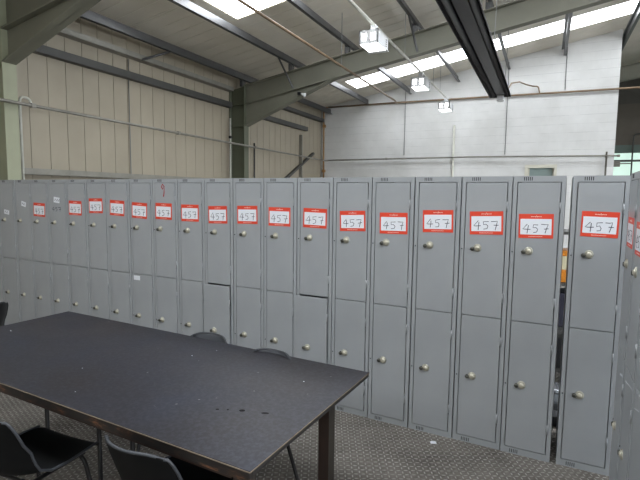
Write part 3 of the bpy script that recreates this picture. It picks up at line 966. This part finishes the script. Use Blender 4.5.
# round burn marks on the top
for (px, py, a, b2) in ((-1.185, 1.559, .013, .010), (-1.086, 1.588, .017, .008), (-1.283, 1.515, .008, .006), (-1.243, 1.535, .005, .005)):
    bm = bmesh.new()
    m = Matrix.Translation((px - cx, py - cy, TZ)) @ Matrix.Rotation(.4, 4, 'Z') @ Matrix.Diagonal((a, b2, 1, 1))
    lathe(bm, [(1.0, 0), (1.0, .0002), (.8, .0003)], m, 14)
    mesh_obj('stain', bm, M['stain'], tb)
rnd = random.Random(5)
for k in range(6):
    bm = bmesh.new(); x = rnd.uniform(-hx + .1, hx - .1); y = rnd.uniform(-hy + .1, hy - .05); s = rnd.uniform(.0025, .0045)
    lathe(bm, [(s, 0), (s * .9, .001), (s * .4, .0014)], Matrix.Translation((x, y, TZ)) @ Matrix.Diagonal((1, .7, 1, 1)), 7)
    mesh_obj('paint_fleck', bm, M['white'], tb)
tag(tb, 'long rectangular table with worn black top and chipped brown edge', 'table')

# ------------------------------------------------------------------ moulded plastic chairs on black tube legs
PROF = [(.245, .405), (.235, .428), (.20, .440), (.12, .440), (.03, .432), (-.06, .428), (-.125, .436), (-.165, .462), (-.187, .505), (-.203, .56), (-.22, .62), (-.238, .68), (-.255, .73), (-.268, .765), (-.276, .775)]
HWD = [.160, .186, .203, .212, .212, .208, .202, .196, .190, .190, .188, .186, .180, .168, .145]
def chair_shell():
    bm = bmesh.new()
    NL = 16
    rows = []
    n = len(PROF)
    for i, ((y, z), hw) in enumerate(zip(PROF, HWD)):
        row = []
        back = max(0.0, min(1.0, (z - .44) / .12)) if i > 5 else 0.0
        junction = math.exp(-((i - 7.2) / 1.9) ** 2)
        for k in range(NL + 1):
            s = -1 + 2 * k / NL
            e = abs(s) ** 2.4
            yy = y + back * .060 * e + junction * .045 * e
            zz = z + (1 - back) * .022 * e * (0.2 if i < 2 else 1) + junction * .035 * e
            if i >= n - 3: zz -= .028 * abs(s) ** 5 * (i - n + 4) / 3
            row.append(bm.verts.new((s * hw, yy, zz)))
        rows.append(row)
    for a, b in zip(rows, rows[1:]):
        for k in range(NL):
            f = bm.faces.new((a[k], a[k + 1], b[k + 1], b[k])); f.smooth = True
    return bm
def chair_parts(mat):
    rt = empty('stacking_chair', (0, 0, 0))
    s = mesh_obj('seat_shell', chair_shell(), mat, rt)
    m = s.modifiers.new('t', 'SOLIDIFY'); m.thickness = .006; m.offset = 0
    m = s.modifiers.new('s', 'SUBSURF'); m.levels = 1; m.render_levels = 2
    # rolled rim round the edge, its sheen painted in as lighter grey
    bm = bmesh.new()
    loop = []
    def edge_pt(i, s_):
        (y, z), hw = PROF[i], HWD[i]
        back = max(0.0, min(1.0, (z - .44) / .12)) if i > 5 else 0.0
        junction = math.exp(-((i - 7.2) / 1.9) ** 2)
        e = abs(s_) ** 2.4
        zz = z + (1 - back) * .022 * e * (0.2 if i < 2 else 1) + junction * .035 * e
        if i >= len(PROF) - 3: zz -= .028 * abs(s_) ** 5 * (i - len(PROF) + 4) / 3
        return (s_ * hw, y + back * .060 * e + junction * .045 * e, zz)
    for i in range(2, len(PROF)): loop.append(edge_pt(i, -1))
    for k in range(1, 16): loop.append(edge_pt(len(PROF) - 1, -1 + k / 8))
    for i in range(len(PROF) - 1, 1, -1): loop.append(edge_pt(i, 1))
    tube(bm, loop, .0065, 6)
    fixn(bm)
    mesh_obj('rim', bm, M['plasticgrey'], rt)
    # under-seat frame and four splayed legs
    bm = bmesh.new()
    for sx in (-1, 1): tube(bm, [(sx * .15, .17, .415), (sx * .15, -.13, .415)], .010, 8)
    for yy in (.15, -.11): tube(bm, [(-.15, yy, .414), (.15, yy, .414)], .009, 8)
    mesh_obj('seat_frame', bm, M['steelblack'], rt)
    for sx in (-1, 1):
        for (ya, yb_) in ((.15, .20), (-.11, -.215)):
            bm = bmesh.new()
            tube(bm, arc((sx * .10, ya, .415), (sx * .165, ya, .415), (sx * .175, ya + (yb_ - ya) * .12, .36), 4) + [(sx * .215, yb_, .012)], .0105, 8)
            lathe(bm, [(.014, 0), (.014, .02), (.011, .024)], Matrix.Translation((sx * .215, yb_, 0)), 10)
            mesh_obj('leg', bm, M['steelblack'], rt)
    return rt
CH = chair_parts(M['plastic'])
def copy_tree(o, parent=None):
    c = o.copy(); COL.objects.link(c)
    c.parent = parent
    for ch in o.children:
        copy_tree(ch, c)
    return c
# (x, y, facing turn, scale z, label, shell material)
CHS = [
    (-2.17, 1.235, radians(5), 'dark plastic chair with its whole seat showing at bottom left', 'plastic'),
    (-1.375, 1.375, radians(-1), 'dark plastic chair tucked under the front edge of the table', 'plastic'),
    (-1.985, 2.05, radians(182), 'grey plastic chair behind the table with its back clearly showing', 'plasticgrey'),
    (-1.475, 1.975, radians(178), 'grey plastic chair behind the table, only its back top edge showing', 'plasticgrey'),
    (-4.36, 2.06, radians(97), 'black plastic chair beyond the left end of the table', 'blackplastic')]
for i, (x, y, a, lb, mt) in enumerate(CHS):
    c = CH if i == 0 else copy_tree(CH)
    c.location = LP(x, y, 0); c.rotation_euler = (0, 0, DEL + a)
    c.scale = (1, 1, .988 if i in (2, 3) else .972)
    tag(c, lb, 'chair', 'plastic stacking chairs')
    if mt != 'plastic':
        for ch in c.children:
            if ch.name.startswith('seat_shell'):
                ch.data = ch.data.copy(); ch.data.materials[0] = M[mt]
# litter
bm = bmesh.new(); box(bm, -.02, .02, -.012, .012, 0, .003); box(bm, -.012, .014, -.006, .014, .003, .006)
o = mesh_obj('paper_scrap', bm, M['white']); o.location = LP(-.73, 3.08, 0); o.rotation_euler = (0, 0, .4)
tag(o, 'small white paper scrap on the floor in front of the lockers', 'litter')

# ------------------------------------------------------------------ light
wd = bpy.data.worlds.new('world'); SC.world = wd; wd.use_nodes = True
wd.node_tree.nodes['Background'].inputs[0].default_value = (.75, .85, 1, 1)
wd.node_tree.nodes['Background'].inputs[1].default_value = 1.0
vs = SC.view_settings
SC.display_settings.display_device = 'sRGB'
vs.view_transform = 'Standard'; vs.look = 'None'; vs.gamma = 1; vs.use_curve_mapping = False
vs.exposure = 1.27
